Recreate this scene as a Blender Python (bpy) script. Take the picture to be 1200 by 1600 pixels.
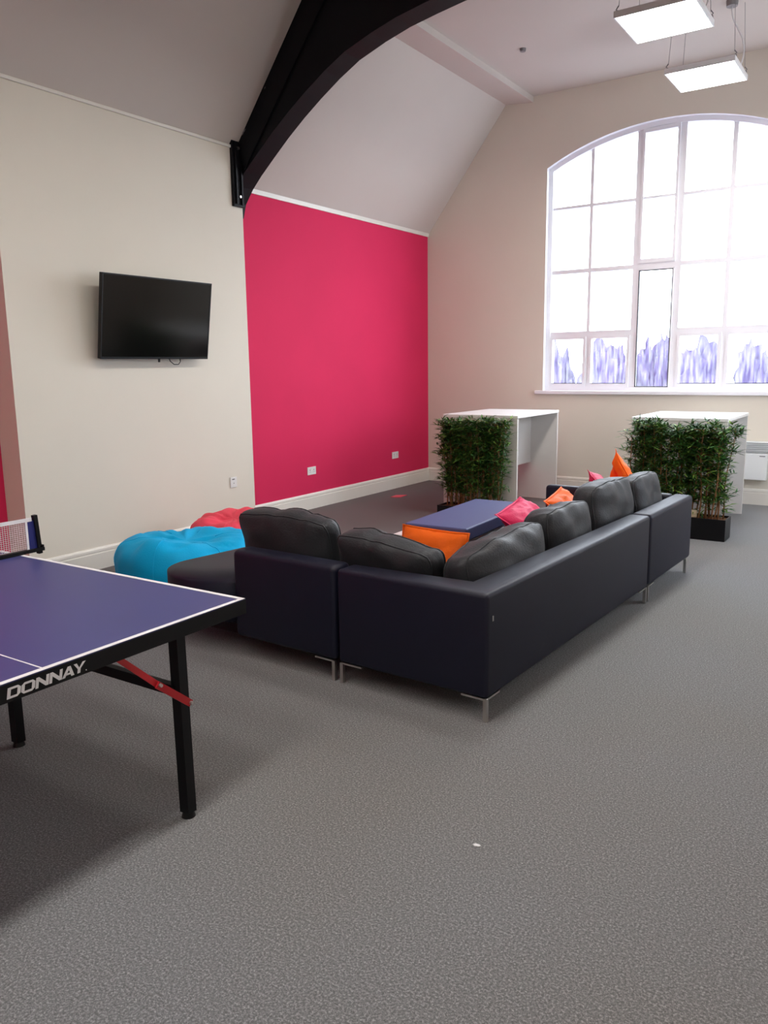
import bpy, bmesh, math, random
from mathutils import Vector, Matrix, noise

for o in list(bpy.data.objects): bpy.data.objects.remove(o)
C = bpy.context.scene.collection
S = bpy.context.scene
PI = math.pi

# ------------------------------------------------------------------ camera
yaw, pitch, roll, FPX, CAMZ = 0.5842252, 0.1792547, -0.0138392, 1252.93, 1.65
cam_d = bpy.data.cameras.new('camera'); cam = bpy.data.objects.new('camera', cam_d); C.objects.link(cam)
fwd = Vector((-math.sin(yaw)*math.cos(pitch), math.cos(yaw)*math.cos(pitch), -math.sin(pitch)))
rgt = Vector((math.cos(yaw), math.sin(yaw), 0)); upv = rgt.cross(fwd)
r2 = math.cos(roll)*rgt + math.sin(roll)*upv; u2 = -math.sin(roll)*rgt + math.cos(roll)*upv
m = Matrix((r2, u2, -fwd)).transposed().to_4x4(); m.translation = (0, 0, CAMZ)
cam.matrix_world = m
cam_d.sensor_fit = 'VERTICAL'; cam_d.sensor_height = 32; cam_d.lens = FPX*32/1600
cam_d.clip_start = 0.05; cam_d.clip_end = 500
S.camera = cam

# ------------------------------------------------------------------ world, exposure
LAMP = 14.0          # emission of the ceiling panels
SKY = 5.6
w = bpy.data.worlds.new('sky'); S.world = w; w.use_nodes = True
nt = w.node_tree; nt.nodes.clear()
bg = nt.nodes.new('ShaderNodeBackground'); out = nt.nodes.new('ShaderNodeOutputWorld')
tc = nt.nodes.new('ShaderNodeTexCoord'); ns = nt.nodes.new('ShaderNodeTexNoise'); ns.inputs['Scale'].default_value = 2.0
cr = nt.nodes.new('ShaderNodeValToRGB')
cr.color_ramp.elements[0].color = (0.74, 0.85, 1.0, 1); cr.color_ramp.elements[1].color = (0.86, 0.93, 1.0, 1)
nt.links.new(tc.outputs['Generated'], ns.inputs['Vector']); nt.links.new(ns.outputs['Fac'], cr.inputs['Fac'])
nt.links.new(cr.outputs['Color'], bg.inputs['Color']); bg.inputs['Strength'].default_value = SKY
nt.links.new(bg.outputs[0], out.inputs['Surface'])
S.view_settings.view_transform = 'Standard'; S.view_settings.look = 'None'
S.view_settings.exposure = 1.19; S.view_settings.gamma = 1.0; S.view_settings.use_curve_mapping = False
pl = bpy.data.lights.new('window_portal', 'AREA'); pl.shape = 'RECTANGLE'; pl.size = 3.0; pl.size_y = 3.3
pl.cycles.is_portal = True
po = bpy.data.objects.new('window_portal', pl); C.objects.link(po)
po.location = (-2.70, 10.45, 2.85); po.rotation_euler = (-PI/2, 0, 0)
ADDED_WINDOWS = ((6.9, 8.5),)        # y range of the unseen window added in the right-hand wall for daylight
for ya, yb in ADDED_WINDOWS:
    pl = bpy.data.lights.new('window_portal', 'AREA'); pl.shape = 'RECTANGLE'; pl.size = 2.1; pl.size_y = yb-ya; pl.cycles.is_portal = True
    po = bpy.data.objects.new('window_portal', pl); C.objects.link(po)
    po.location = (1.12, (ya+yb)/2, 2.2); po.rotation_euler = (0, PI/2, 0)

# ------------------------------------------------------------------ materials
def mat(name, col, rough=0.6, metal=0.0, bump=0.0, bscale=60, var=0.0, vscale=4, sheen=0.0, coat=0.0, spec=0.5, emit=None, estr=0):
    m = bpy.data.materials.new(name); m.use_nodes = True
    t = m.node_tree; b = t.nodes['Principled BSDF']
    b.inputs['Base Color'].default_value = (*col, 1); b.inputs['Roughness'].default_value = rough
    b.inputs['Metallic'].default_value = metal; b.inputs['Specular IOR Level'].default_value = spec
    if sheen: b.inputs['Sheen Weight'].default_value = sheen; b.inputs['Sheen Roughness'].default_value = 0.5
    if coat: b.inputs['Coat Weight'].default_value = coat; b.inputs['Coat Roughness'].default_value = 0.15
    if emit: b.inputs['Emission Color'].default_value = (*emit, 1); b.inputs['Emission Strength'].default_value = estr
    tc = t.nodes.new('ShaderNodeTexCoord')
    if var:
        n = t.nodes.new('ShaderNodeTexNoise'); n.inputs['Scale'].default_value = vscale; n.inputs['Detail'].default_value = 4
        r = t.nodes.new('ShaderNodeValToRGB')
        r.color_ramp.elements[0].position = .3; r.color_ramp.elements[1].position = .7
        r.color_ramp.elements[0].color = (*[max(0, c*(1-var)) for c in col], 1)
        r.color_ramp.elements[1].color = (*[min(1, c*(1+var)) for c in col], 1)
        t.links.new(tc.outputs['Object'], n.inputs['Vector']); t.links.new(n.outputs['Fac'], r.inputs['Fac'])
        t.links.new(r.outputs['Color'], b.inputs['Base Color'])
    if bump:
        n = t.nodes.new('ShaderNodeTexNoise'); n.inputs['Scale'].default_value = bscale; n.inputs['Detail'].default_value = 3
        bp = t.nodes.new('ShaderNodeBump'); bp.inputs['Strength'].default_value = bump; bp.inputs['Distance'].default_value = 0.01
        t.links.new(tc.outputs['Object'], n.inputs['Vector']); t.links.new(n.outputs['Fac'], bp.inputs['Height'])
        t.links.new(bp.outputs['Normal'], b.inputs['Normal'])
    return m

M_cream = mat('cream_wall_paint', (0.75, 0.70, 0.605), 0.75, spec=0.25, bump=0.05, bscale=180, var=0.015, vscale=1.5)
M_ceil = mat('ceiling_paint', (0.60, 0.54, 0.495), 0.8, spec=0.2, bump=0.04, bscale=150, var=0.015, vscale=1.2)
M_pink = mat('pink_wall_paint', (0.68, 0.030, 0.105), 0.7, spec=0.12, bump=0.05, bscale=180, var=0.03, vscale=1.5)
M_trim = mat('white_gloss_trim', (0.80, 0.77, 0.70), 0.35, bump=0.02, bscale=40)
M_winw = mat('white_window_paint', (0.88, 0.88, 0.93), 0.45)
M_wtop = mat('white_laminate', (0.84, 0.84, 0.83), 0.3, var=0.01)
M_wpan = mat('white_panel_board', (0.72, 0.69, 0.66), 0.5, var=0.01)
M_beam = mat('black_painted_steel', (0.004, 0.004, 0.006), 0.5, spec=0.2, bump=0.1, bscale=8)
M_blk = mat('black_metal', (0.004, 0.004, 0.005), 0.45, spec=0.25)
M_blkp = mat('black_plastic', (0.004, 0.004, 0.005), 0.35, spec=0.3)
M_scr = mat('tv_screen_glass', (0.004, 0.004, 0.004), 0.12, spec=0.35)
M_sofa = mat('dark_navy_leatherette', (0.007, 0.008, 0.022), 0.50, bump=0.10, bscale=260, var=0.08, vscale=6, spec=0.32)
M_cush = mat('charcoal_cushion_leather', (0.018, 0.020, 0.025), 0.58, bump=0.22, bscale=90, var=0.12, vscale=7, spec=0.4, sheen=0.05)
M_chr = mat('brushed_steel', (0.62, 0.60, 0.57), 0.3, metal=1.0)
M_blue = mat('blue_beanbag_fabric', (0.0, 0.42, 0.78), 0.62, bump=0.2, bscale=120, spec=0.2)
M_coral = mat('coral_beanbag_fabric', (0.86, 0.075, 0.12), 0.62, bump=0.2, bscale=120, spec=0.2)
M_orange = mat('orange_pillow_fabric', (0.92, 0.145, 0.008), 0.6, bump=0.25, bscale=110, var=0.05, spec=0.2)
M_mag = mat('magenta_pillow_fabric', (0.66, 0.016, 0.10), 0.6, bump=0.25, bscale=110, var=0.05, spec=0.2)
M_otto = mat('slate_blue_pad', (0.075, 0.092, 0.22), 0.55, bump=0.1, bscale=200, spec=0.3)
M_tt = mat('table_tennis_blue', (0.050, 0.055, 0.19), 0.42, var=0.04, vscale=3)
M_ttw = mat('white_line_paint', (0.82, 0.82, 0.85), 0.5)
M_red = mat('red_painted_steel', (0.42, 0.008, 0.015), 0.4)
M_net_end = mat('dark_blue_net_end', (0.012, 0.018, 0.16), 0.6)
M_soc = mat('white_socket_plastic', (0.82, 0.80, 0.78), 0.35)
M_heat = mat('heater_white_enamel', (0.78, 0.80, 0.80), 0.4)
M_heatg = mat('heater_grille_grey', (0.36, 0.38, 0.39), 0.5)
M_cane = mat('bamboo_cane', (0.27, 0.13, 0.05), 0.6, var=0.35, vscale=9, bump=0.3, bscale=40)
M_soil = mat('brown_bark_fill', (0.16, 0.07, 0.03), 0.9, var=0.5, vscale=30, bump=0.8, bscale=50)
M_card = mat('cream_card', (0.78, 0.68, 0.50), 0.6)
M_wire = mat('thin_grey_wire', (0.25, 0.23, 0.23), 0.5)
M_lampf = mat('white_lamp_frame', (0.85, 0.85, 0.85), 0.4)
M_diff = mat('lit_lamp_diffuser', (0.9, 0.9, 0.9), 0.5, emit=(1.0, 0.95, 0.89), estr=LAMP)
M_gask = mat('dark_window_gasket', (0.03, 0.03, 0.035), 0.6)
M_pinkc = mat('pink_card', (0.75, 0.10, 0.14), 0.6)
M_tree = mat('hazy_tree_foliage', (0.045, 0.034, 0.09), 0.9, var=0.4, vscale=1.2)  # violet cast of window glare is put into the foliage colour
M_ground = mat('outside_paving', (0.12, 0.12, 0.13), 0.9, var=0.2)

def mat_leaf():
    m = bpy.data.materials.new('bamboo_leaf'); m.use_nodes = True; t = m.node_tree; b = t.nodes['Principled BSDF']
    g = t.nodes.new('ShaderNodeNewGeometry'); r = t.nodes.new('ShaderNodeValToRGB')
    e = r.color_ramp.elements; e[0].color = (0.008, 0.045, 0.008, 1); e[1].color = (0.20, 0.36, 0.05, 1)
    k = e.new(0.6); k.color = (0.03, 0.13, 0.018, 1)
    t.links.new(g.outputs['Random Per Island'], r.inputs['Fac']); t.links.new(r.outputs['Color'], b.inputs['Base Color'])
    b.inputs['Roughness'].default_value = 0.5
    return m
M_leaf = mat_leaf()

def mat_carpet():
    m = bpy.data.materials.new('grey_heather_carpet'); m.use_nodes = True; t = m.node_tree; b = t.nodes['Principled BSDF']
    tc = t.nodes.new('ShaderNodeTexCoord')
    n1 = t.nodes.new('ShaderNodeTexNoise'); n1.inputs['Scale'].default_value = 135; n1.inputs['Detail'].default_value = 8; n1.inputs['Roughness'].default_value = 0.88
    n2 = t.nodes.new('ShaderNodeTexNoise'); n2.inputs['Scale'].default_value = 0.6; n2.inputs['Detail'].default_value = 2
    n3 = t.nodes.new('ShaderNodeTexVoronoi'); n3.inputs['Scale'].default_value = 130
    r1 = t.nodes.new('ShaderNodeValToRGB'); e = r1.color_ramp.elements
    e[0].position = .41; e[0].color = (0.090, 0.092, 0.095, 1); e[1].position = .61; e[1].color = (0.47, 0.475, 0.49, 1)
    k = e.new(.52); k.color = (0.190, 0.193, 0.200, 1)
    r2 = t.nodes.new('ShaderNodeValToRGB'); r2.color_ramp.elements[0].position = .35; r2.color_ramp.elements[1].position = .65
    r2.color_ramp.elements[0].color = (0.97, 0.95, 0.91, 1); r2.color_ramp.elements[1].color = (0.98, 1.0, 1.02, 1)
    mx = t.nodes.new('ShaderNodeMix'); mx.data_type = 'RGBA'; mx.blend_type = 'MULTIPLY'; mx.inputs[0].default_value = 1
    for n in (n1, n2, n3): t.links.new(tc.outputs['Object'], n.inputs['Vector'])
    t.links.new(n1.outputs['Fac'], r1.inputs['Fac']); t.links.new(n2.outputs['Fac'], r2.inputs['Fac'])
    t.links.new(r1.outputs['Color'], mx.inputs[6]); t.links.new(r2.outputs['Color'], mx.inputs[7])
    t.links.new(mx.outputs[2], b.inputs['Base Color'])
    bp = t.nodes.new('ShaderNodeBump'); bp.inputs['Strength'].default_value = 0.3; bp.inputs['Distance'].default_value = 0.004
    t.links.new(n1.outputs['Fac'], bp.inputs['Height']); t.links.new(bp.outputs['Normal'], b.inputs['Normal'])
    b.inputs['Roughness'].default_value = 0.95; b.inputs['Specular IOR Level'].default_value = 0.15
    b.inputs['Sheen Weight'].default_value = 0.15
    return m
M_carpet = mat_carpet()

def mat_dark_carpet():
    m = M_carpet.copy(); m.name = 'dark_brown_grey_carpet'
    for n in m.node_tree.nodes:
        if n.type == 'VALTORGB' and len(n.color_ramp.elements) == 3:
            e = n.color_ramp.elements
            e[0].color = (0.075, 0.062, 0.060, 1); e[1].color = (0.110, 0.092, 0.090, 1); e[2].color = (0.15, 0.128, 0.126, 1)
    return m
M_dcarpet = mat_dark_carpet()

def mat_glass(frost):
    m = bpy.data.materials.new('window_glass_frosted' if frost else 'window_glass'); m.use_nodes = True; t = m.node_tree
    for n in list(t.nodes):
        if n.type != 'OUTPUT_MATERIAL': t.nodes.remove(n)
    o = [n for n in t.nodes if n.type == 'OUTPUT_MATERIAL'][0]
    tr = t.nodes.new('ShaderNodeBsdfTransparent'); gl = t.nodes.new('ShaderNodeBsdfGlossy'); gl.inputs['Roughness'].default_value = 0.05
    mx = t.nodes.new('ShaderNodeMixShader'); mx.inputs[0].default_value = 0.05
    t.links.new(tr.outputs[0], mx.inputs[1]); t.links.new(gl.outputs[0], mx.inputs[2])
    if frost:
        # pale translucent film, streaked vertically by noise
        tl = t.nodes.new('ShaderNodeBsdfTranslucent'); tl.inputs['Color'].default_value = (0.95, 0.95, 1, 1)
        tc = t.nodes.new('ShaderNodeTexCoord'); mp = t.nodes.new('ShaderNodeMapping'); mp.inputs['Scale'].default_value = (34, 1, 5)
        n = t.nodes.new('ShaderNodeTexNoise'); n.inputs['Scale'].default_value = 1.0; n.inputs['Detail'].default_value = 3
        r = t.nodes.new('ShaderNodeValToRGB'); r.color_ramp.elements[0].position = .35; r.color_ramp.elements[1].position = .75
        r.color_ramp.elements[0].color = (0.0,)*3+(1,); r.color_ramp.elements[1].color = (0.07,)*3+(1,)
        t.links.new(tc.outputs['Object'], mp.inputs['Vector']); t.links.new(mp.outputs[0], n.inputs['Vector'])
        t.links.new(n.outputs['Fac'], r.inputs['Fac'])
        m2 = t.nodes.new('ShaderNodeMixShader')
        t.links.new(r.outputs['Color'], m2.inputs[0]); t.links.new(mx.outputs[0], m2.inputs[1]); t.links.new(tl.outputs[0], m2.inputs[2])
        t.links.new(m2.outputs[0], o.inputs['Surface'])
    else:
        t.links.new(mx.outputs[0], o.inputs['Surface'])
    return m
M_glass = mat_glass(False); M_frost = mat_glass(True)

# ------------------------------------------------------------------ helpers
def obj(name, bm, m, parent=None, smooth=False, loc=None, rot=None, label=None):
    me = bpy.data.meshes.new(name); bmesh.ops.recalc_face_normals(bm, faces=bm.faces); bm.to_mesh(me); bm.free()
    for mm in (m if isinstance(m, (list, tuple)) else [m]): me.materials.append(mm)
    if smooth: me.polygons.foreach_set('use_smooth', [True]*len(me.polygons))
    o = bpy.data.objects.new(name, me); C.objects.link(o)
    if parent: o.parent = parent
    if loc: o.location = loc
    if rot: o.rotation_euler = rot
    if label: o['label'] = label
    return o
def tag(o, label, cat, group=None, kind=None):
    o['label'] = label; o['category'] = cat
    if group: o['group'] = group
    if kind: o['kind'] = kind
    return o
def struct(name, bm, m, parent=None, **k):
    o = obj(name, bm, m, parent, **k)
    if not parent: o['kind'] = 'structure'
    return o
def thing(name, label, cat, loc=(0, 0, 0), rotz=0, group=None):
    o = bpy.data.objects.new(name, None); C.objects.link(o); o.location = loc; o.rotation_euler = (0, 0, rotz)
    o.empty_display_size = 0.1
    return tag(o, label, cat, group)
def copy_tree(o, parent=None):
    c = o.copy(); C.objects.link(c)
    if parent: c.parent = parent
    for ch in list(o.children): copy_tree(ch, c)
    return c
def box(bm, x0, x1, y0, y1, z0, z1, bev=0.0, seg=2):
    r = bmesh.ops.create_cube(bm, size=1.0); vs = r['verts']
    bmesh.ops.scale(bm, vec=(x1-x0, y1-y0, z1-z0), verts=vs)
    bmesh.ops.translate(bm, vec=((x0+x1)/2, (y0+y1)/2, (z0+z1)/2), verts=vs)
    if bev:
        es = {e for v in vs for e in v.link_edges}
        bmesh.ops.bevel(bm, geom=list(es), offset=bev, segments=seg, affect='EDGES', profile=0.5)
    return bm
def B(*a, **k): return box(bmesh.new(), *a, **k)
def prism(bm, pts, axis, a0, a1):
    """extrude polygon pts (2-D, in the two remaining axes, in xyz order) along axis from a0 to a1"""
    def mk(p, a):
        return {'x': (a, p[0], p[1]), 'y': (p[0], a, p[1]), 'z': (p[0], p[1], a)}[axis]
    A = [bm.verts.new(mk(p, a0)) for p in pts]; Bv = [bm.verts.new(mk(p, a1)) for p in pts]
    bm.faces.new(A); bm.faces.new(Bv[::-1])
    for i in range(len(pts)):
        j = (i+1) % len(pts); bm.faces.new((A[i], A[j], Bv[j], Bv[i]))
    return bm
def tube(bm, pts, r, n=8, closed=False, cap=True):
    pts = [Vector(p) for p in pts]; N = len(pts); rings = []
    up = Vector((0, 0, 1)); prev = None
    for i, p in enumerate(pts):
        if closed: d = pts[(i+1) % N]-pts[i-1]
        else: d = pts[min(i+1, N-1)]-pts[max(i-1, 0)]
        d.normalize()
        if prev is None:
            a = d.cross(up if abs(d.z) < .95 else Vector((1, 0, 0))).normalized()
        else:
            a = (prev-d*prev.dot(d)).normalized()
        prev = a; b = d.cross(a); rr = r[i] if isinstance(r, (list, tuple)) else r
        rings.append([bm.verts.new(p+a*rr*math.cos(2*PI*k/n)+b*rr*math.sin(2*PI*k/n)) for k in range(n)])
    for i in range(N if closed else N-1):
        A, Bb = rings[i], rings[(i+1) % N]
        for k in range(n): bm.faces.new((A[k], A[(k+1) % n], Bb[(k+1) % n], Bb[k]))
    if cap and not closed: bm.faces.new(rings[0][::-1]); bm.faces.new(rings[-1])
    return bm
def bar(bm, p, q, wd, th, side=Vector((0, 0, 1))):
    """rectangular bar from p to q: wd along `side`-ish, th across"""
    p, q = Vector(p), Vector(q); d = (q-p).normalized(); s = (Vector(side)-d*d.dot(Vector(side))).normalized(); t = d.cross(s)
    vs = []
    for e in (p, q):
        vs.append([bm.verts.new(e+s*a*wd/2+t*b*th/2) for a, b in ((-1, -1), (1, -1), (1, 1), (-1, 1))])
    bm.faces.new(vs[0][::-1]); bm.faces.new(vs[1])
    for k in range(4): bm.faces.new((vs[0][k], vs[0][(k+1) % 4], vs[1][(k+1) % 4], vs[1][k]))
    return bm

# ------------------------------------------------------------------ room shell
XL, XP, XR = -5.905, -5.66, 0.90          # recessed left wall, cream pier face, right wall
YB, YN = 10.13, -3.6                      # window wall, wall behind the camera
ZC = 4.97
def zs(x): return 3.46+1.28*(x+5.887)     # left slope of the ceiling
XM = (XL+XR)/2
def mir(x): return XL+XR-x
XSL = -5.887+(ZC-3.46)/1.28
zwL = zs(XL)

# floors: pale heather carpet, recoloured darker and browner in the far left part
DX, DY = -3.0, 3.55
bm = bmesh.new()
for (x0, x1, y0, y1) in ((XL-.2, XR+.2, YN-.2, DY), (DX, XR+.2, DY, YB+.3)):
    box(bm, x0, x1, y0, y1, -0.1, 0)
struct('floor', bm, M_carpet)
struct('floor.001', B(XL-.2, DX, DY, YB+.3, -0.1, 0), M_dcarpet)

struct('wall_left', prism(bmesh.new(), [(XL-.2, -0.1), (XL, -0.1), (XL, zwL), (XL-.2, zwL)], 'y', YN, YB+.3), M_pink)
struct('wall_left.001', prism(bmesh.new(), [(XL+.001, 0), (XP, 0), (XP, zs(XP)-.002), (XL+.001, zs(XL+.001)-.002)], 'y', 3.55, 6.13), M_cream)
bm = bmesh.new(); RZ0, RZ1 = 1.2, 3.2
box(bm, XR, XR+.2, YN, YB+.3, -0.1, RZ0); box(bm, XR, XR+.2, YN, YB+.3, RZ1, zwL)
yc = YN
for ya, yb in sorted(ADDED_WINDOWS):
    box(bm, XR, XR+.2, yc, ya, RZ0, RZ1); yc = yb
box(bm, XR, XR+.2, yc, YB+.3, RZ0, RZ1)
struct('wall_right', bm, M_cream)
for k, (ya, yb) in enumerate(ADDED_WINDOWS):
    wn = bpy.data.objects.new('window_%d' % (k+2), None); C.objects.link(wn); wn['kind'] = 'structure'  # unseen window, added to brighten the back wall and nearby floor
    bm = bmesh.new(); x0, x1 = XR+.09, XR+.15
    box(bm, x0, x1, ya, ya+.05, RZ0, RZ1); box(bm, x0, x1, yb-.05, yb, RZ0, RZ1); box(bm, x0, x1, ya+.05, yb-.05, RZ0, RZ0+.05); box(bm, x0, x1, ya+.05, yb-.05, RZ1-.05, RZ1)
    obj('window_frame', bm, M_winw, wn)
    for q in (1, 2, 3):
        y = ya+(yb-ya)*q/4; obj('mullion', B(x0+.01, x1-.01, y-.02, y+.02, RZ0+.05, RZ1-.05), M_winw, wn)
    obj('pane', B(x0+.025, x0+.031, ya+.04, yb-.04, RZ0+.04, RZ1-.04), M_glass, wn)
    obj('window_sill', B(XR-.05, XR+.09, ya-.06, yb+.06, RZ0-.03, RZ0+.01, bev=.006), M_winw, wn)

struct('wall_rear', B(XL-.2, XR+.2, YN-.2, YN, -0.1, ZC+.2), M_cream)
struct('ceiling', B(XSL-.05, mir(XSL)+.05, YN-.2, YB+.3, ZC, ZC+.2), M_ceil)
for sgn, nm in ((0, 'ceiling.001'), (1, 'ceiling.002')):
    P = [(XL-.2, zs(XL-.2)), (XSL, ZC), (XSL, ZC+.25), (XL-.2, zs(XL-.2)+.3)]
    if sgn: P = [(mir(x), z) for x, z in P]
    struct(nm, prism(bmesh.new(), P, 'y', YN-.2, YB+.3), M_ceil)

# window wall with an arched hole and a reveal
WX0, WX1, WZ0, WZS, WZA = -4.15, -1.25, 1.30, 4.085, 4.445
WC = (WX0+WX1)/2; hw = (WX1-WX0)/2; sg = WZA-WZS; WR = (hw*hw+sg*sg)/(2*sg); WCZ = WZA-WR
def arc_z(x, inset=0.0): return WCZ+math.sqrt(max(0, (WR-inset)**2-(x-WC)**2))
NA = 28
hole = [(WX0, WZ0), (WX1, WZ0)] + [(WX1-(WX1-WX0)*i/NA, arc_z(WX1-(WX1-WX0)*i/NA)) for i in range(NA+1)]
bm = bmesh.new()
ol = [(XL-.2, -0.1), (XR+.2, -0.1), (XR+.2, ZC+.2), (XL-.2, ZC+.2)]
def loop(bm, pts, y):
    vs = [bm.verts.new((x, y, z)) for x, z in pts]
    return vs, [bm.edges.new((vs[i], vs[(i+1) % len(vs)])) for i in range(len(vs))]
fr = []
for y in (YB, YB+.30):
    vo, eo = loop(bm, ol, y); vi, ei = loop(bm, hole, y)
    bmesh.ops.triangle_fill(bm, edges=eo+ei, use_beauty=True); fr.append(vi)
for i in range(len(hole)):
    j = (i+1) % len(hole); f_ = bm.faces.new((fr[0][i], fr[0][j], fr[1][j], fr[1][i])); f_.material_index = 1
struct('wall_back', bm, [M_cream, M_winw])

# boxed purlin, half-way up the slope, and its twin across the room
for nm, f in (('trim_1', lambda x: x), ('trim_2', mir)):
    P = [(f(-4.735), zs(-4.735)+.0), (f(-4.36), 4.90), (f(-4.355), ZC+.02), (f(XSL), ZC+.02)]
    struct(nm, prism(bmesh.new(), P, 'y', YN, YB), M_ceil)
# cover strips where the slope meets the walls
struct('trim_3', prism(bmesh.new(), [(XL, zwL-.014), (XL+.016, zwL-.014), (XL+.024, zs(XL+.024)), (XL, zwL)], 'y', 6.13, YB), M_trim)
bm = bmesh.new(); box(bm, XP, XP+.018, 3.55, 6.03, zs(XP)-.035, zs(XP)-.008, bev=.006)
struct('trim_4', bm, M_trim)
struct('trim_5', prism(bmesh.new(), [(XL, zwL-.014), (XL+.016, zwL-.014), (XL+.024, zs(XL+.024)), (XL, zwL)], 'y', YN, 3.55), M_trim)

# skirtings: board, groove and rounded top
def skirt(name, p, q, nrm):
    """p,q floor points on the wall face, nrm = unit vector into the room"""
    prof = [(0, 0), (.022, 0), (.022, .135), (.016, .140), (.016, .148), (.020, .152), (.018, .170), (.010, .183), (0, .186)]
    bm = bmesh.new(); p = Vector((*p, 0)); q = Vector((*q, 0)); n = Vector((*nrm, 0))
    A = [bm.verts.new(p+n*a+Vector((0, 0, b))) for a, b in prof]; Bv = [bm.verts.new(q+n*a+Vector((0, 0, b))) for a, b in prof]
    bm.faces.new(A); bm.faces.new(Bv[::-1])
    for i in range(len(prof)):
        j = (i+1) % len(prof); bm.faces.new((A[i], A[j], Bv[j], Bv[i]))
    return struct(name, bm, M_trim)
skirt('baseboard_left', (XL, 6.13), (XL, YB), (1, 0))
skirt('baseboard_left.001', (XP, 3.53), (XP, 6.15), (1, 0))
skirt('baseboard_left.002', (XL, YN), (XL, 3.55), (1, 0))
skirt('baseboard_left.003', (XL, 3.55), (XP+.02, 3.55), (0, -1))
skirt('baseboard_back', (XL, YB), (XR, YB), (0, -1))
skirt('baseboard_right', (XR, YN), (XR, YB), (-1, 0))

# ---- window joinery
win = bpy.data.objects.new('window_1', None); C.objects.link(win); win['kind'] = 'structure'; win.location = (0, 0, 0)
FY0, FY1 = YB+.09, YB+.16
def vbar(x0, x1, z0, name, y0=FY0, y1=FY1, top=None, m=M_winw, inset=.02):
    z1a = arc_z(x0, inset) if top is None else top; z1b = arc_z(x1, inset) if top is None else top
    return obj(name, prism(bmesh.new(), [(x0, z0), (x1, z0), (x1, z1b), (x0, z1a)], 'y', y0, y1), m, win)
# outer frame
bm = bmesh.new()
T = .055
ou = [(WX0, WZ0), (WX1, WZ0)]+[(WX1-(WX1-WX0)*i/NA, arc_z(WX1-(WX1-WX0)*i/NA)) for i in range(NA+1)]
inn = [(WX0+T, WZ0+T), (WX1-T, WZ0+T)]+[(WX1-T-(WX1-WX0-2*T)*i/NA, arc_z(WX1-T-(WX1-WX0-2*T)*i/NA, T)) for i in range(NA+1)]
L = {}
for y in (FY0-.02, FY1):
    L[y] = ([bm.verts.new((x, y, z)) for x, z in ou], [bm.verts.new((x, y, z)) for x, z in inn])
n = len(ou); y0, y1 = FY0-.02, FY1
for i in range(n):
    j = (i+1) % n
    bm.faces.new((L[y0][0][i], L[y0][0][j], L[y0][1][j], L[y0][1][i])); bm.faces.new((L[y1][0][i], L[y1][0][j], L[y1][1][j], L[y1][1][i]))
    bm.faces.new((L[y0][1][i], L[y0][1][j], L[y1][1][j], L[y1][1][i])); bm.faces.new((L[y0][0][i], L[y0][0][j], L[y1][0][j], L[y1][0][i]))
obj('window_frame', bm, M_winw, win)
M1, M2, M3, M4 = -3.592, -3.015, -2.515, -1.952
ZT1, ZT2, ZT3 = 3.60, 2.815, 2.03
for x, t in ((M1, .020), (M2, .034), (M3, .036), (M4, .026)):
    vbar(x-t, x+t, WZ0+.03, 'mullion', inset=.03)
def hbar(x0, x1, z, t, name='transom', y0=FY0, y1=FY1): return obj(name, B(x0, x1, y0, y1, z-t, z+t), M_winw, win)
cols = [(WX0+T, M1-.02), (M1+.02, M2-.034), (M2+.034, M3-.036), (M3+.036, M4-.026), (M4+.026, WX1-T)]
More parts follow.
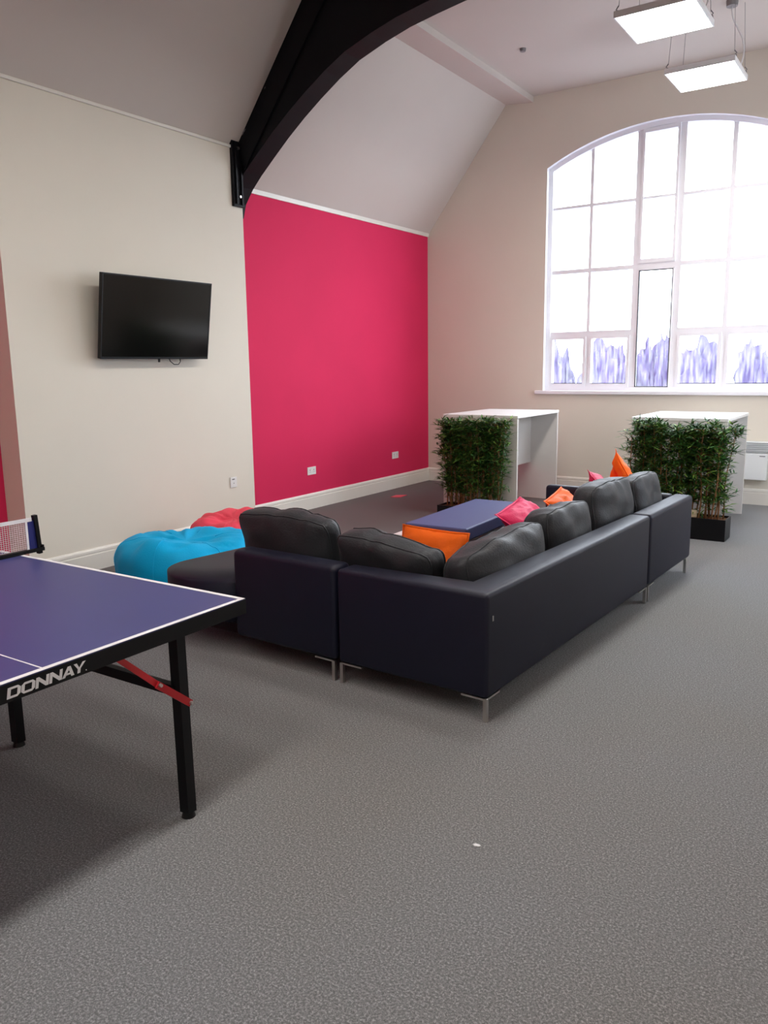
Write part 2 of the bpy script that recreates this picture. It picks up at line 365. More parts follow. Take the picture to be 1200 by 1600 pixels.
for ci, (a, b) in enumerate(cols):
    if ci != 2:
        hbar(a, b, ZT1, .016); hbar(a, b, ZT2, .024); hbar(a, b, ZT3, .034)
        # lower hopper sash with its own frame
        t = .035; z0, z1 = WZ0+T, ZT3-.034
        s = bmesh.new(); box(s, a, a+t, FY0-.015, FY1-.01, z0, z1); box(s, b-t, b, FY0-.015, FY1-.01, z0, z1)
        box(s, a+t, b-t, FY0-.015, FY1-.01, z0, z0+.045); box(s, a+t, b-t, FY0-.015, FY1-.01, z1-.03, z1)
        sa = obj('sash', s, M_winw, win)
        g = bmesh.new(); box(g, a+t, b-t, FY0-.017, FY0-.010, z0+.045, z0+.052)
        obj('gasket', g, M_gask, sa)
        obj('pane', B(a+t-.005, b-t+.005, FY0+.03, FY0+.036, z0+.04, z1-.025), M_frost, sa)
        obj('pane', B(a-.004, b+.004, FY0+.03, FY0+.036, ZT3+.03, ZT2-.02), M_glass, win)
        obj('pane', B(a-.004, b+.004, FY0+.03, FY0+.036, ZT2+.02, ZT1-.01), M_glass, win)
        vb = prism(bmesh.new(), [(a-.004, ZT1+.01), (b+.004, ZT1+.01)]+[(b+.004-(b-a+.008)*i/6, arc_z(b+.004-(b-a+.008)*i/6, T-.01)) for i in range(7)], 'y', FY0+.03, FY0+.036)
        obj('pane', vb, M_glass, win)
    else:
        hbar(a, b, ZT2-.005, .035)
        # lower tall casement, dark gasket line all round
        z0, z1 = WZ0+T-.01, ZT2-.04
        s = bmesh.new(); t = .012
        box(s, a, a+t, FY0-.012, FY1-.01, z0, z1); box(s, b-t, b, FY0-.012, FY1-.01, z0, z1)
        box(s, a, b, FY0-.012, FY1-.01, z0, z0+t); box(s, a, b, FY0-.012, FY1-.01, z1-t, z1)
        sa = obj('sash', s, M_winw, win)
        g = bmesh.new(); u = a+t; v = b-t; q = .010
        box(g, u, u+q, FY0-.014, FY0+.02, z0+t, z1-t); box(g, v-q, v, FY0-.014, FY0+.02, z0+t, z1-t)
        box(g, u, v, FY0-.014, FY0+.02, z0+t, z0+t+q); box(g, u, v, FY0-.014, FY0+.02, z1-t-q, z1-t)
        obj('gasket', g, M_gask, sa)
        obj('pane', B(u, v, FY0+.03, FY0+.036, z0+t, z1-t), M_frost, sa)
        # upper sash with its bar
        t = .030; z0 = ZT2+.03
        s = bmesh.new()
        s = prism(s, [(a, z0), (a+t, z0), (a+t, arc_z(a+t, T)), (a, arc_z(a, T))], 'y', FY0-.02, FY1-.01)
        s = prism(s, [(b-t, z0), (b, z0), (b, arc_z(b, T)), (b-t, arc_z(b-t, T))], 'y', FY0-.02, FY1-.01)
        s = prism(s, [(a+t, arc_z(a+t, T+.045)), (b-t, arc_z(b-t, T+.045)), (b-t, arc_z(b-t, T)), (a+t, arc_z(a+t, T))], 'y', FY0-.018, FY1-.012)
        box(s, a+t, b-t, FY0-.018, FY1-.012, z0, z0+.05); box(s, a+t, b-t, FY0-.01, FY1-.01, ZT1-.01, ZT1+.014)
        sa = obj('sash', s, M_winw, win)
        obj('pane', prism(bmesh.new(), [(a+.02, z0+.04), (b-.02, z0+.04), (b-.02, arc_z(b, T+.02)), (a+.02, arc_z(a, T+.02))], 'y', FY0+.03, FY0+.036), M_glass, sa)
obj('window_sill', B(WX0-.10, WX1+.10, YB-.05, FY0+.0, WZ0-.035, WZ0+.012, bev=.008), M_winw, win)

# ------------------------------------------------------------------ outside
struct('ground_outside', B(-60, 60, YB+.6, 90, -3.2, -3.0), M_ground)
rt = random.Random(5)
TREES = [(-9.95, 25.5, 1.95, .50, 'small bush-like tree seen through the leftmost low pane'),
         (-8.25, 25, 2.25, .70, 'broad tree filling the second low pane from the left'),
         (-7.15, 26, 2.2, .45, 'slim tree at the left side of the tall opening casement'),
         (-6.35, 25, 2.3, .30, 'thin tree at the right side of the tall opening casement'),
         (-5.25, 24, 2.1, .62, 'tree seen through the low pane right of the tall casement'),
         (-3.75, 24, 1.95, .45, 'small tree in the low pane at the photo\'s right edge')]
for i, (x, y, top, r, lb) in enumerate(TREES):
    t = thing('tree', 'glare-tinted violet '+lb, 'tree', (x, y, -3.0))
    bm = bmesh.new(); bmesh.ops.create_icosphere(bm, subdivisions=4, radius=1)
    for vv in bm.verts:
        d = 1+.45*noise.noise(vv.co*2.2+Vector((i*7, 0, 0)))+.35*noise.noise(vv.co*6+Vector((0, i*5, 0)))
        vv.co = Vector((vv.co.x*r*d, vv.co.y*r*d, (top-1.5+3) + vv.co.z*1.5*d))
    obj('foliage', bm, M_tree, t, smooth=True)
    obj('trunk', tube(bmesh.new(), [(0, 0, 0), (.05, 0, 1), (0, .05, 2.2)], [.16, .12, .1], 8), M_tree, t)

# ------------------------------------------------------------------ roof truss (black arched brace)
tr_ = thing('roof_truss', 'black arched roof truss springing from a wall bracket beside the pink wall', 'beam', (0, 0, 0))
low = [(-5.84, 3.14), (-5.80, 3.27), (-5.70, 3.40), (-5.58, 3.515), (-5.40, 3.665), (-5.22, 3.81), (-5.02, 3.955), (-4.82, 4.085), (-4.60, 4.215), (-4.38, 4.325), (-4.10, 4.415), (-3.85, 4.478), (-3.58, 4.522), (-3.335, 4.556), (-2.95, 4.585), (XM, 4.60)]
def hi(x):  return min(zs(x), ZC)-.002
hi_pts = [(x, hi(x)) for x in (-5.60, XSL+.0)]+[(XM, ZC-.002)]
def truss_side(f):
    bm = bmesh.new()
    # web from curve to rafter
    rp = []
    for x, z in low:
        rp.append((x, z))
    top = []
    for x, z in low:
        if x <= XSL: top.append((x, max(z+.02, zs(x)-.02)))
        else: top.append((x, ZC-.02))
    for i in range(len(rp)-1):
        a, b, c, d = rp[i], rp[i+1], top[i+1], top[i]
        prism(bm, [(f(a[0]), a[1]), (f(b[0]), b[1]), (f(c[0]), c[1]), (f(d[0]), d[1])], 'y', 6.105, 6.325)
    bmesh.ops.remove_doubles(bm, verts=bm.verts, dist=.0005)
    inner = [fc for fc in bm.faces if abs(fc.normal.y) < .5 and len([e for e in fc.edges if len(e.link_faces) > 2]) >= 1]
    return bm
def flange(f):
    bm = bmesh.new(); pts = low; rings = []
    for i, (x, z) in enumerate(pts):
        a = Vector(pts[max(i-1, 0)]); b = Vector(pts[min(i+1, len(pts)-1)]); d = (b-a).normalized(); nn = Vector((-d.y, d.x))
        rings.append([bm.verts.new((f(x+nn.x*s), y, z+nn.y*s)) for s, y in ((-.004, 6.098), (.010, 6.098), (.010, 6.332), (-.004, 6.332))])
    for A, Bv in zip(rings, rings[1:]):
        for k in range(4): bm.faces.new((A[k], A[(k+1) % 4], Bv[(k+1) % 4], Bv[k]))
    bm.faces.new(rings[0]); bm.faces.new(rings[-1][::-1])
    return bm
def rafter(f):
    w_ = .30; nx, nz = math.sin(math.atan(1.28)), -math.cos(math.atan(1.28))
    P = [(-5.66, zs(-5.66)-.002), (XSL, ZC-.002), (XSL+.25, ZC-.002), (XSL+nx*w_-.02, ZC-.10), (-5.66+nx*w_*.35, zs(-5.66)+nz*w_*1.25)]
    return prism(bmesh.new(), [(f(a), b) for a, b in P], 'y', 6.085, 6.330)
for f in ((lambda x: x), mir):
    obj('arch_web', truss_side(f), M_beam, tr_)
    obj('arch_flange', flange(f), M_beam, tr_)
    obj('rafter', rafter(f), M_beam, tr_)
bm = B(XP, XP+.03, 5.985, 6.125, 3.19, 3.785, bev=.004)
box(bm, XP+.03, XP+.05, 6.01, 6.03, 3.21, 3.77); box(bm, XP+.03, XP+.05, 6.08, 6.10, 3.21, 3.77)
obj('wall_bracket', bm, M_beam, tr_)
for yy, zz, xx in ((6.06, 3.72, XP+.03), (6.06, 3.28, XP+.03)):
    bm = bmesh.new(); bmesh.ops.create_cone(bm, cap_ends=True, segments=6, radius1=.014, radius2=.014, depth=.02, matrix=Matrix.Translation((xx+.01, yy, zz)) @ Matrix.Rotation(PI/2, 4, 'Y'))
    obj('bolt', bm, M_chr, tr_)
bm = bmesh.new(); tube(bm, [(-5.60, 6.10, 3.80), (-5.57, 6.09, 3.86), (-5.53, 6.095, 3.89), (-5.52, 6.10, 3.93)], .010, 6)
obj('cable_clip', bm, M_wire, tr_)
bm = bmesh.new(); tube(bm, [(-5.30, 6.10, 4.16), (-5.275, 6.095, 4.20), (-5.26, 6.10, 4.22)], .012, 6)
obj('cable_clip', bm, M_wire, tr_)

# ------------------------------------------------------------------ ceiling panel lights
def panel_light(y, label, cable=None):
    x0, x1, LZ = -2.24, -1.62, 4.31
    hx, hy = (x1-x0)/2, .315
    t = thing('panel_light', label, 'ceiling light', ((x0+x1)/2, y, LZ), 0, 'suspended panel lights')
    f = bmesh.new(); ft = .012
    box(f, -hx, hx, -hy, hy, .004, .045, bev=.003)
    box(f, -hx, hx, -hy, -hy+ft, -.004, .004); box(f, -hx, hx, hy-ft, hy, -.004, .004)
    box(f, -hx, -hx+ft, -hy+ft, hy-ft, -.004, .004); box(f, hx-ft, hx, -hy+ft, hy-ft, -.004, .004)
    obj('lamp_frame', f, M_lampf, t)
    obj('diffuser', B(-hx+ft, hx-ft, -hy+ft, hy-ft, -.003, .0035), M_diff, t)
    for sx in (-1, 1):
        for sy in (-1, 1):
            bm = bmesh.new(); px, py = sx*(hx-.02), sy*(hy-.06)
            box(bm, px-.02, px+.02, py-.008, py+.008, .045, .06)
            tube(bm, [(px, py, .06), (px+.02*sx, py, .075), (px, py, .10)], .005, 6)
            obj('hook', bm, M_wire, t)
            obj('suspension_wire', tube(bmesh.new(), [(px, py, .09), (px*.9, py*.9, ZC-LZ)], .0022, 5), M_wire, t)
    rx, ry = .27, (.20 if cable is None else cable)
    bm = bmesh.new(); bmesh.ops.create_cone(bm, cap_ends=True, segments=20, radius1=.05, radius2=.055, depth=.05, matrix=Matrix.Translation((rx-.10, ry, ZC-LZ-.025)))
    obj('ceiling_rose', bm, M_wire, t)
    pts = []
    P0, P1, P2, P3 = Vector((rx-.10, ry, ZC-LZ-.05)), Vector((rx-.11, ry, .40)), Vector((rx+.10, ry+.05, .35)), Vector((rx, .10, .045))
    for k in range(15):
        s = k/14; pts.append((1-s)**3*P0+3*(1-s)**2*s*P1+3*(1-s)*s*s*P2+s**3*P3)
    obj('power_cable', tube(bmesh.new(), pts, .006, 6), M_lampf, t)
    return t
panel_light(7.05, 'lit square panel light in the top right corner, cut by the top edge')
panel_light(8.56, 'lit square panel light hanging in front of the window arch, farther of the two', cable=.12)
for y in (4.6, 3.0, 1.4, -.2, -1.8):
    panel_light(y, 'lit square panel light over the near half of the room, out of view')

d = bmesh.new(); bmesh.ops.create_cone(d, cap_ends=True, segments=20, radius1=.028, radius2=.035, depth=.03, matrix=Matrix.Translation((-3.836, 8.613, ZC-.015)))
tag(obj('ceiling_sensor', d, M_wire), 'tiny dark round sensor on the flat ceiling left of the lights', 'sensor')

# ------------------------------------------------------------------ television
tv = thing('television', 'large black flat television tilted on the cream wall', 'television', (XP, 4.86, 2.08))
TW, TH = 1.19, .68; tilt = math.atan(.103/.672)
def tvm(bm):
    bmesh.ops.rotate(bm, verts=bm.verts, cent=(0, 0, 0), matrix=Matrix.Rotation(tilt, 3, 'Y'))
    bmesh.ops.translate(bm, verts=bm.verts, vec=(.148, 0, 0)); return bm
bm = bmesh.new(); box(bm, -.03, .006, -TW/2, TW/2, -TH/2, TH/2, bev=.004); box(bm, -.06, -.03, -TW*.35, TW*.35, -TH*.42, TH*.15, bev=.012)
obj('casing', tvm(bm), M_blkp, tv)
bm = bmesh.new(); b_ = .011
box(bm, .006, .010, -TW/2, TW/2, TH/2-b_, TH/2); box(bm, .006, .010, -TW/2, TW/2, -TH/2, -TH/2+.018)
box(bm, .006, .010, -TW/2, -TW/2+b_, -TH/2+.018, TH/2-b_); box(bm, .006, .010, TW/2-b_, TW/2, -TH/2+.018, TH/2-b_)
obj('bezel', tvm(bm), M_blk, tv)
obj('screen', tvm(B(.006, .0075, -TW/2+b_, TW/2-b_, -TH/2+.018, TH/2-b_)), M_scr, tv)
obj('standby_sensor', tvm(B(-.005, .008, .015, .032, -TH/2-.028, -TH/2+.002, bev=.003)), M_blkp, tv)
bm = bmesh.new(); box(bm, 0, .02, -.25, .25, -.14, .14, bev=.003); box(bm, .02, .10, -.18, -.15, -.12, .12); box(bm, .02, .10, .15, .18, -.12, .12)
obj('wall_mount', bm, M_blk, tv)
cab = [(.03, .18, -.30), (.05, .19, -.355), (.055, .23, -.385), (.055, .28, -.385), (.05, .31, -.36), (.04, .31, -.30)]
obj('cable', tube(bmesh.new(), cab, .004, 6), M_blkp, tv)

# ------------------------------------------------------------------ wall sockets
def socket(name, y, z, w_, h_, x, label, single=False):
    t = thing(name, label, 'socket', (x, y, z))
    obj('plate', B(0, .010, -w_/2, w_/2, -h_/2, h_/2, bev=.003), M_soc, t)
    xs = (0,) if single else (-.036, .036)
    for k in xs:
        bm = bmesh.new(); box(bm, .0098, .0112, k-.004, k+.004, .004, .016)
        box(bm, .0098, .0112, k-.014, k-.008, -.016, -.011); box(bm, .0098, .0112, k+.008, k+.014, -.016, -.011)
        obj('pin_holes', bm, M_gask, t)
        obj('switch', B(.010, .014, k+.010, k+.020, .018, .032, bev=.001), M_soc, t)
socket('wall_socket', 7.385, .452, .155, .092, XL, 'double white socket on the pink wall, nearer the cream wall')
socket('wall_socket', 9.22, .457, .155, .092, XL, 'double white socket on the pink wall, nearer the window wall')
t = thing('wall_switch', 'small white switched outlet low on the cream wall above the beanbags', 'socket', (XP, 5.822, .53))
obj('plate', B(0, .010, -.045, .045, -.052, .052, bev=.003), M_soc, t)
obj('switch', B(.010, .0125, -.022, .012, .026, .034), M_gask, t); obj('key_hole', B(.010, .0115, -.004, .004, -.014, -.006), M_gask, t)

# ------------------------------------------------------------------ panel heater
t = thing('wall_heater', 'white electric panel heater on the window wall, at the right edge', 'heater', (-1.75, YB-.02, .30))
bm = bmesh.new(); box(bm, -.40, .385, -.085, -.005, 0, .31, bev=.008); obj('heater_body', bm, M_heat, t)
bm = bmesh.new(); box(bm, -.42, .46, -.080, -.005, .315, .445, bev=.008); obj('grille_housing', bm, M_heat, t)
for k in range(5): obj('louvre', B(-.41, .45, -.088, -.079, .328+k*.023, .340+k*.023), M_heatg, t)
obj('maker_badge', B(.30, .36, -.088, -.084, .275, .283), M_gask, t)
obj('mounting_foot', B(-.3, .3, -.005, .02, .05, .40), M_heat, t)

# ------------------------------------------------------------------ tall desks
def desk(x0, x1, y0, y1, h, label):
    t = thing('standing_desk', label, 'desk', ((x0+x1)/2, (y0+y1)/2, 0), 0, 'tall white standing desks')
    a, b = (x1-x0)/2, (y1-y0)/2; th = .03
    obj('desk_top', B(-a, a, -b, b, h-th, h, bev=.002), M_wtop, t)
    obj('end_panel', B(-a+.005, a-.005, -b+.005, -b+.035, 0, h-th), M_wpan, t)
    obj('end_panel', B(-a+.005, a-.005, b-.035, b-.005, 0, h-th), M_wpan, t)
    obj('modesty_panel', B(.10, .12, -b+.035, b-.035, h-.65, h-th), M_wpan, t)
    return t
desk(-4.57, -3.635, 8.18, 9.40, 1.10, 'tall white standing desk behind the left bamboo screen, near the pink wall')
desk(-2.43, -1.50, 8.32, 9.44, 1.108, 'tall white standing desk behind the right bamboo screen, under the window')

# ------------------------------------------------------------------ bamboo screens
def bamboo(cx, cy, L, H, seed, label, pw, nleaf=11500, PH=.205):
    t = thing('bamboo_hedge', label, 'artificial plant', (cx, cy, 0), 0, 'bamboo screens in front of the desks')
    rnd = random.Random(seed)
    bm = bmesh.new(); D = .13; a = pw/2; wl = .012
    box(bm, -a, a, -D, -D+wl, 0, PH); box(bm, -a, a, D-wl, D, 0, PH); box(bm, -a, -a+wl, -D+wl, D-wl, 0, PH); box(bm, a-wl, a, -D+wl, D-wl, 0, PH)
    box(bm, -a+wl, a-wl, -D+wl, D-wl, 0, .02)
    obj('planter', bm, M_blkp, t)
    bm = bmesh.new(); bmesh.ops.create_grid(bm, x_segments=40, y_segments=12, size=1)
    for vv in bm.verts: vv.co = Vector((vv.co.x*(a-wl), vv.co.y*(D-wl), PH-.02+.015*noise.noise(Vector((vv.co.x*9, vv.co.y*5, seed)))))
    obj('bark_fill', bm, M_soil, t)
    canes = []
    n = 34
    for k in range(n):
        x = -a+.05+(2*a-.10)*(k+rnd.uniform(.1, .9))/n; y = rnd.uniform(-.08, .08); top = H-rnd.uniform(.02, .16)
        lean = rnd.uniform(-.05, .05)+ (x/a)*(L-pw)/2*.9; pts = []
        for s in range(7):
            u = s/6
            pts.append(Vector((x+lean*u+.012*math.sin(u*7+k), y+.02*math.sin(u*5+k*2)+rnd.uniform(-.006, .006), PH-.03+(top-PH+.03)*u)))
        canes.append(pts)
        c = tube(bmesh.new(), pts, [.0085-.005*s/6 for s in range(7)], 6)
        obj('cane', c, M_cane, t, smooth=True)
    bm = bmesh.new()
    def leaf(p, d, ln, wd):
        d = d.normalized(); s = d.cross(Vector((rnd.uniform(-.4, .4), rnd.uniform(-.4, .4), 1))).normalized(); n_ = s.cross(d)
        droop = n_*(-.22*ln)*rnd.uniform(.3, 1.3)
        v0 = bm.verts.new(p); v1 = bm.verts.new(p+d*ln*.35+s*wd); v2 = bm.verts.new(p+d*ln*.35-s*wd)
        vm = bm.verts.new(p+d*ln*.40-n_*wd*.35)
        v3 = bm.verts.new(p+d*ln*.72+s*wd*.65+droop*.4); v4 = bm.verts.new(p+d*ln*.72-s*wd*.65+droop*.4); v5 = bm.verts.new(p+d*ln+droop)
        vn = bm.verts.new(p+d*ln*.74-n_*wd*.25+droop*.4)
        for f in ((v0, v1, vm), (v0, vm, v2), (v1, v3, vn, vm), (vm, vn, v4, v2), (v3, v5, vn), (vn, v5, v4)): bm.faces.new(f)
    tw = bmesh.new()
    spr = nleaf//6
    for k in range(spr):
        pts = canes[rnd.randrange(n)]; u = min(.995, (rnd.random()**.62)*1.02); 
        if u < .16 and rnd.random() < .5: continue
        f_ = u*6; i = min(5, int(f_)); p = pts[i].lerp(pts[i+1], f_-i)
        ang = rnd.uniform(0, 2*PI); dv = Vector((math.cos(ang)*1.1, math.sin(ang)*1.0, rnd.uniform(-.1, .8))).normalized()
        ln = rnd.uniform(.03, .12)
        q = p+dv*ln
        q.x = max(-L/2-.03, min(L/2+.03, q.x))
        tube(tw, [p, q], .0016, 3, cap=False)
        for j in range(rnd.randint(4, 8)):
            a2 = rnd.uniform(0, 2*PI)
            dd = (dv*.5+Vector((math.cos(a2), math.sin(a2), rnd.uniform(-.35, .75)))).normalized()
            leaf(p.lerp(q, rnd.uniform(.4, 1)), dd, rnd.uniform(.05, .105), rnd.uniform(.006, .0105))
    for pts in canes:
        for j in range(14):
            a2 = rnd.uniform(0, 2*PI); dd = Vector((math.cos(a2), math.sin(a2), rnd.uniform(.1, 1.4)))
            leaf(pts[-1]-Vector((0, 0, rnd.uniform(0, .06))), dd, rnd.uniform(.05, .09), .007)
    fo = obj('foliage', bm, M_leaf, t); fo['kind'] = 'stuff'
    tg = obj('twigs', tw, M_cane, t); tg['kind'] = 'stuff'
    return t
bamboo(-4.06, 7.94, .92, 1.09, 3, 'leafy artificial bamboo screen standing before the left desk, near the pink wall', .76, PH=.10)
bamboo(-1.86, 7.95, 1.02, 1.10, 8, 'leafy artificial bamboo screen in black trough before the right desk', .96)
tag(obj('display_card', B(-1.71, -1.655, 7.90, 7.92, .196, .265, bev=.002), M_card), 'small cream block standing in the bark of the right bamboo planter', 'card')

# ------------------------------------------------------------------ sofa
TH_S = math.radians(-2.4); SO = Vector((-1.552, 3.193, 0))
RS = Matrix.Rotation(TH_S, 3, 'Z')
def SP(v, w_, z=0.0): return SO+RS @ Vector((-w_, v, z))
def rb(x0, x1, y0, y1, z0, z1, bev=.03): return B(x0, x1, y0, y1, z0, z1, bev=bev, seg=4)
def sofa_leg(bm, x, y, sx, sy):
    """thin chrome post at a corner with flat arms along both bottom edges; sx, sy point inwards"""
    box(bm, x-.010, x+.010, y-.010, y+.010, 0, .112)
    if sx: box(bm, min(x, x+sx*.13), max(x, x+sx*.13), y-.006, y+.006, .104, .113)
    if sy: box(bm, x-.006, x+.006, min(y, y+sy*.13), max(y, y+sy*.13), .104, .113)
    return bm
def sofa_thing(label):
    t = thing('sofa_module', label, 'sofa', SO, TH_S, 'modules of the big dark corner sofa'); return t
Z0, ZT, ZSEAT = .113, .62, .42
BT = .15
# corner module
t = sofa_thing('long dark navy corner module of the sofa, nearest the camera')
bm = prism(bmesh.new(), [(0, 0), (0, 2.325), (-BT, 2.325), (-BT, BT), (-.888, BT), (-.888, 0)], 'z', Z0, ZT)
bmesh.ops.bevel(bm, geom=list(bm.edges), offset=.022, segments=4, affect='EDGES', profile=.5)
obj('backrest', bm, M_sofa, t, smooth=True)
obj('seat_base', rb(-.885, -BT, BT, 2.32, Z0, .27, .02), M_sofa, t, smooth=True)
obj('seat_cushion', rb(-.90, -BT-.003, BT+.003, 1.16, .27, ZSEAT, .035), M_sofa, t, smooth=True)
obj('seat_cushion', rb(-.90, -BT-.003, 1.17, 2.318, .27, ZSEAT, .035), M_sofa, t, smooth=True)
for x, y, sx, sy in ((-.012, .012, -1, 1), (-.870, .012, 1, 0), (-.012, 2.31, 0, -1), (-.870, 2.31, 1, 0)):
    obj('leg', sofa_leg(bmesh.new(), x, y, sx, sy), M_chr, t, label='chrome corner leg')
obj('side_tag', B(-.0005, .003, .045, .055, .485, .51), M_chr, t, label='small pale label tag')
# left open-ended module
t = sofa_thing('open-ended dark sofa module with rounded seat beside the blue beanbag')
obj('backrest', rb(-1.660, -.905, 0, BT, Z0, .628), M_sofa, t, smooth=True)
obj('seat_base', rb(-2.30, -.905, BT*.0+.155, 1.08, Z0, .25, .02), M_sofa, t, smooth=True)
bm = bmesh.new()
pr = [(-.905, .155), (-1.665, .155), (-1.668, -.03), (-1.95, -.06)]
for k in range(11):
    a = -PI/2-k/10*PI/2; pr.append((-2.06+.31*math.cos(a), .25+.31*math.sin(a)))
pr += [(-2.37, .92), (-2.33, 1.03), (-2.2, 1.10), (-.905, 1.10)]
prism(bm, pr[::-1], 'z', .20, ZSEAT)
es = [e for e in bm.edges if e.verts[0].co.z > .41 and e.verts[1].co.z > .41]
bmesh.ops.bevel(bm, geom=es, offset=.07, segments=5, affect='EDGES', profile=.5)
obj('seat_cushion', bm, M_sofa, t, smooth=True)
for x, y, sx, sy in ((-.925, .012, -1, 0), (-2.20, .30, 0, 0), (-2.20, .98, 0, 0), (-.925, 1.06, -1, 0)):
    obj('leg', sofa_leg(bmesh.new(), x, y, sx, sy), M_chr, t, label='chrome corner leg')
# far end module with arm
t = sofa_thing('dark sofa end module with arm, farthest from the camera near the right planter')
obj('backrest', rb(-BT, 0, 2.345, 3.385, Z0, ZT), M_sofa, t, smooth=True)
obj('armrest', rb(-1.22, -BT, 3.285, 3.385, Z0, ZT), M_sofa, t, smooth=True)
obj('seat_base', rb(-1.17, -BT, 2.345, 3.285, Z0, .27, .02), M_sofa, t, smooth=True)
obj('seat_cushion', rb(-1.18, -BT-.003, 2.347, 3.282, .27, ZSEAT, .035), M_sofa, t, smooth=True)
for x, y, sx, sy in ((-.012, 2.360, 0, 1), (-.014, 3.30, 0, 0), (-1.15, 2.36, 0, 0), (-1.15, 3.36, 1, 0)):
    obj('leg', sofa_leg(bmesh.new(), x, y, sx, sy), M_chr, t, label='chrome corner leg')

def cube_grid(n):
    bm = bmesh.new(); bmesh.ops.create_cube(bm, size=2.0)
    bmesh.ops.subdivide_edges(bm, edges=bm.edges, cuts=n, use_grid_fill=True); return bm
def back_cushion(label, v0, v1, h, seed, side='long', zb=.425, thick=.24, lean=.16, fat=1.0, off=.0, top_taper=0.0, roll_=0.0):
    """loose box cushion: local X = width, Y = thickness, Z = height"""
    W = v1-v0; n = 17; bm = cube_grid(n)
    def deform(p, out=0.0):
        k = 7.0
        nr = (abs(p.x)**k+abs(p.y)**3.2+abs(p.z)**k)**(1/k); q = p/max(nr, 1e-6)*1.0
        q = Vector((max(-1, min(1, q.x)), max(-1, min(1, q.y)), max(-1, min(1, q.z))))
        e = (1-abs(q.x)**4)*(1-abs(q.z)**4)
        ty = .62+.42*e*fat
        x = q.x*W/2*(1-.02*(1-e)); z = q.z*h/2; y = q.y*thick/2*ty
        z += .018*(1-q.x*q.x)*(1 if q.z > 0 else 0)
        y += -.02*q.z*abs(q.z)
        s = Vector((x*3.0+seed*3.1, y*3, z*4.2))
        dn = noise.noise(s)*.026+noise.noise(s*2.6)*.012
        wr = math.sin((x*30+noise.noise(s*1.4)*6))*.005*max(0, q.z+.3)
        x += dn*.35*q.x; y += (dn+wr)*(1 if q.y > 0 else -1)*(.4+.6*e)*min(1, abs(q.y)*1.6); z += (dn*.5+wr*.8)*abs(q.z)
        return Vector((x, y, z))
    for vv in bm.verts: vv.co = deform(vv.co.copy())
    if side == 'long':
        ctr = SP((v0+v1)/2, BT+thick*.55+.012+math.sin(lean)*h*.45+off, zb+h/2*math.cos(lean)+.02)
        rot = (Matrix.Rotation(TH_S, 3, 'Z') @ Matrix.Rotation(PI/2, 3, 'Z') @ Matrix.Rotation(-lean, 3, 'X') @ Matrix.Rotation(roll_, 3, 'Y'))
    else:
        ctr = SP(BT+thick*.55+.012+math.sin(lean)*h*.45+off, (v0+v1)/2, zb+h/2*math.cos(lean)+.02)
        rot = (Matrix.Rotation(TH_S, 3, 'Z') @ Matrix.Rotation(lean, 3, 'X') @ Matrix.Rotation(roll_, 3, 'Y'))
    t = thing('back_cushion', label, 'cushion', ctr, 0, 'loose back cushions on the corner sofa'); t.rotation_euler = rot.to_euler()
    obj('cover', bm, M_cush, t, smooth=True)
    # piping round both faces of the cushion
    for sy in (-1, 1):
        pts = []
        N = 72
        for i in range(N):
            a = 2*PI*i/N; cx, sz = math.cos(a), math.sin(a); mm = max(abs(cx), abs(sz))
            pts.append(deform(Vector((cx/mm, sy*.80, sz/mm)))*1.004)
        obj('piping', tube(bmesh.new(), pts, .0045, 6, closed=True), M_cush, t, smooth=True)
    return t
back_cushion('plump black back cushion on the open-ended module, first from the left', 1.10, 1.83, .375, 1, 'left', thick=.22)
back_cushion('creased black back cushion next to the sofa corner, second from the left', .44, 1.08, .300, 2, 'left', thick=.24, fat=1.1, roll_=.09)
back_cushion('large grey-lit back cushion in the sofa corner, third from the left', .26, 1.20, .275, 3, 'long', thick=.27, fat=1.1, lean=.22, roll_=-.05)
back_cushion('black back cushion between the magenta and orange pillows, fourth from the left', 1.21, 1.90, .32, 4, 'long', thick=.26, fat=1.1, lean=.2)
back_cushion('tall black back cushion before the end module, fifth from the left', 1.91, 2.66, .385, 5, 'long', thick=.24)
back_cushion('black back cushion standing at the far sofa end by the planter', 2.67, 3.275, .36, 6, 'long', thick=.23, fat=1.1, lean=.22, off=-.03)

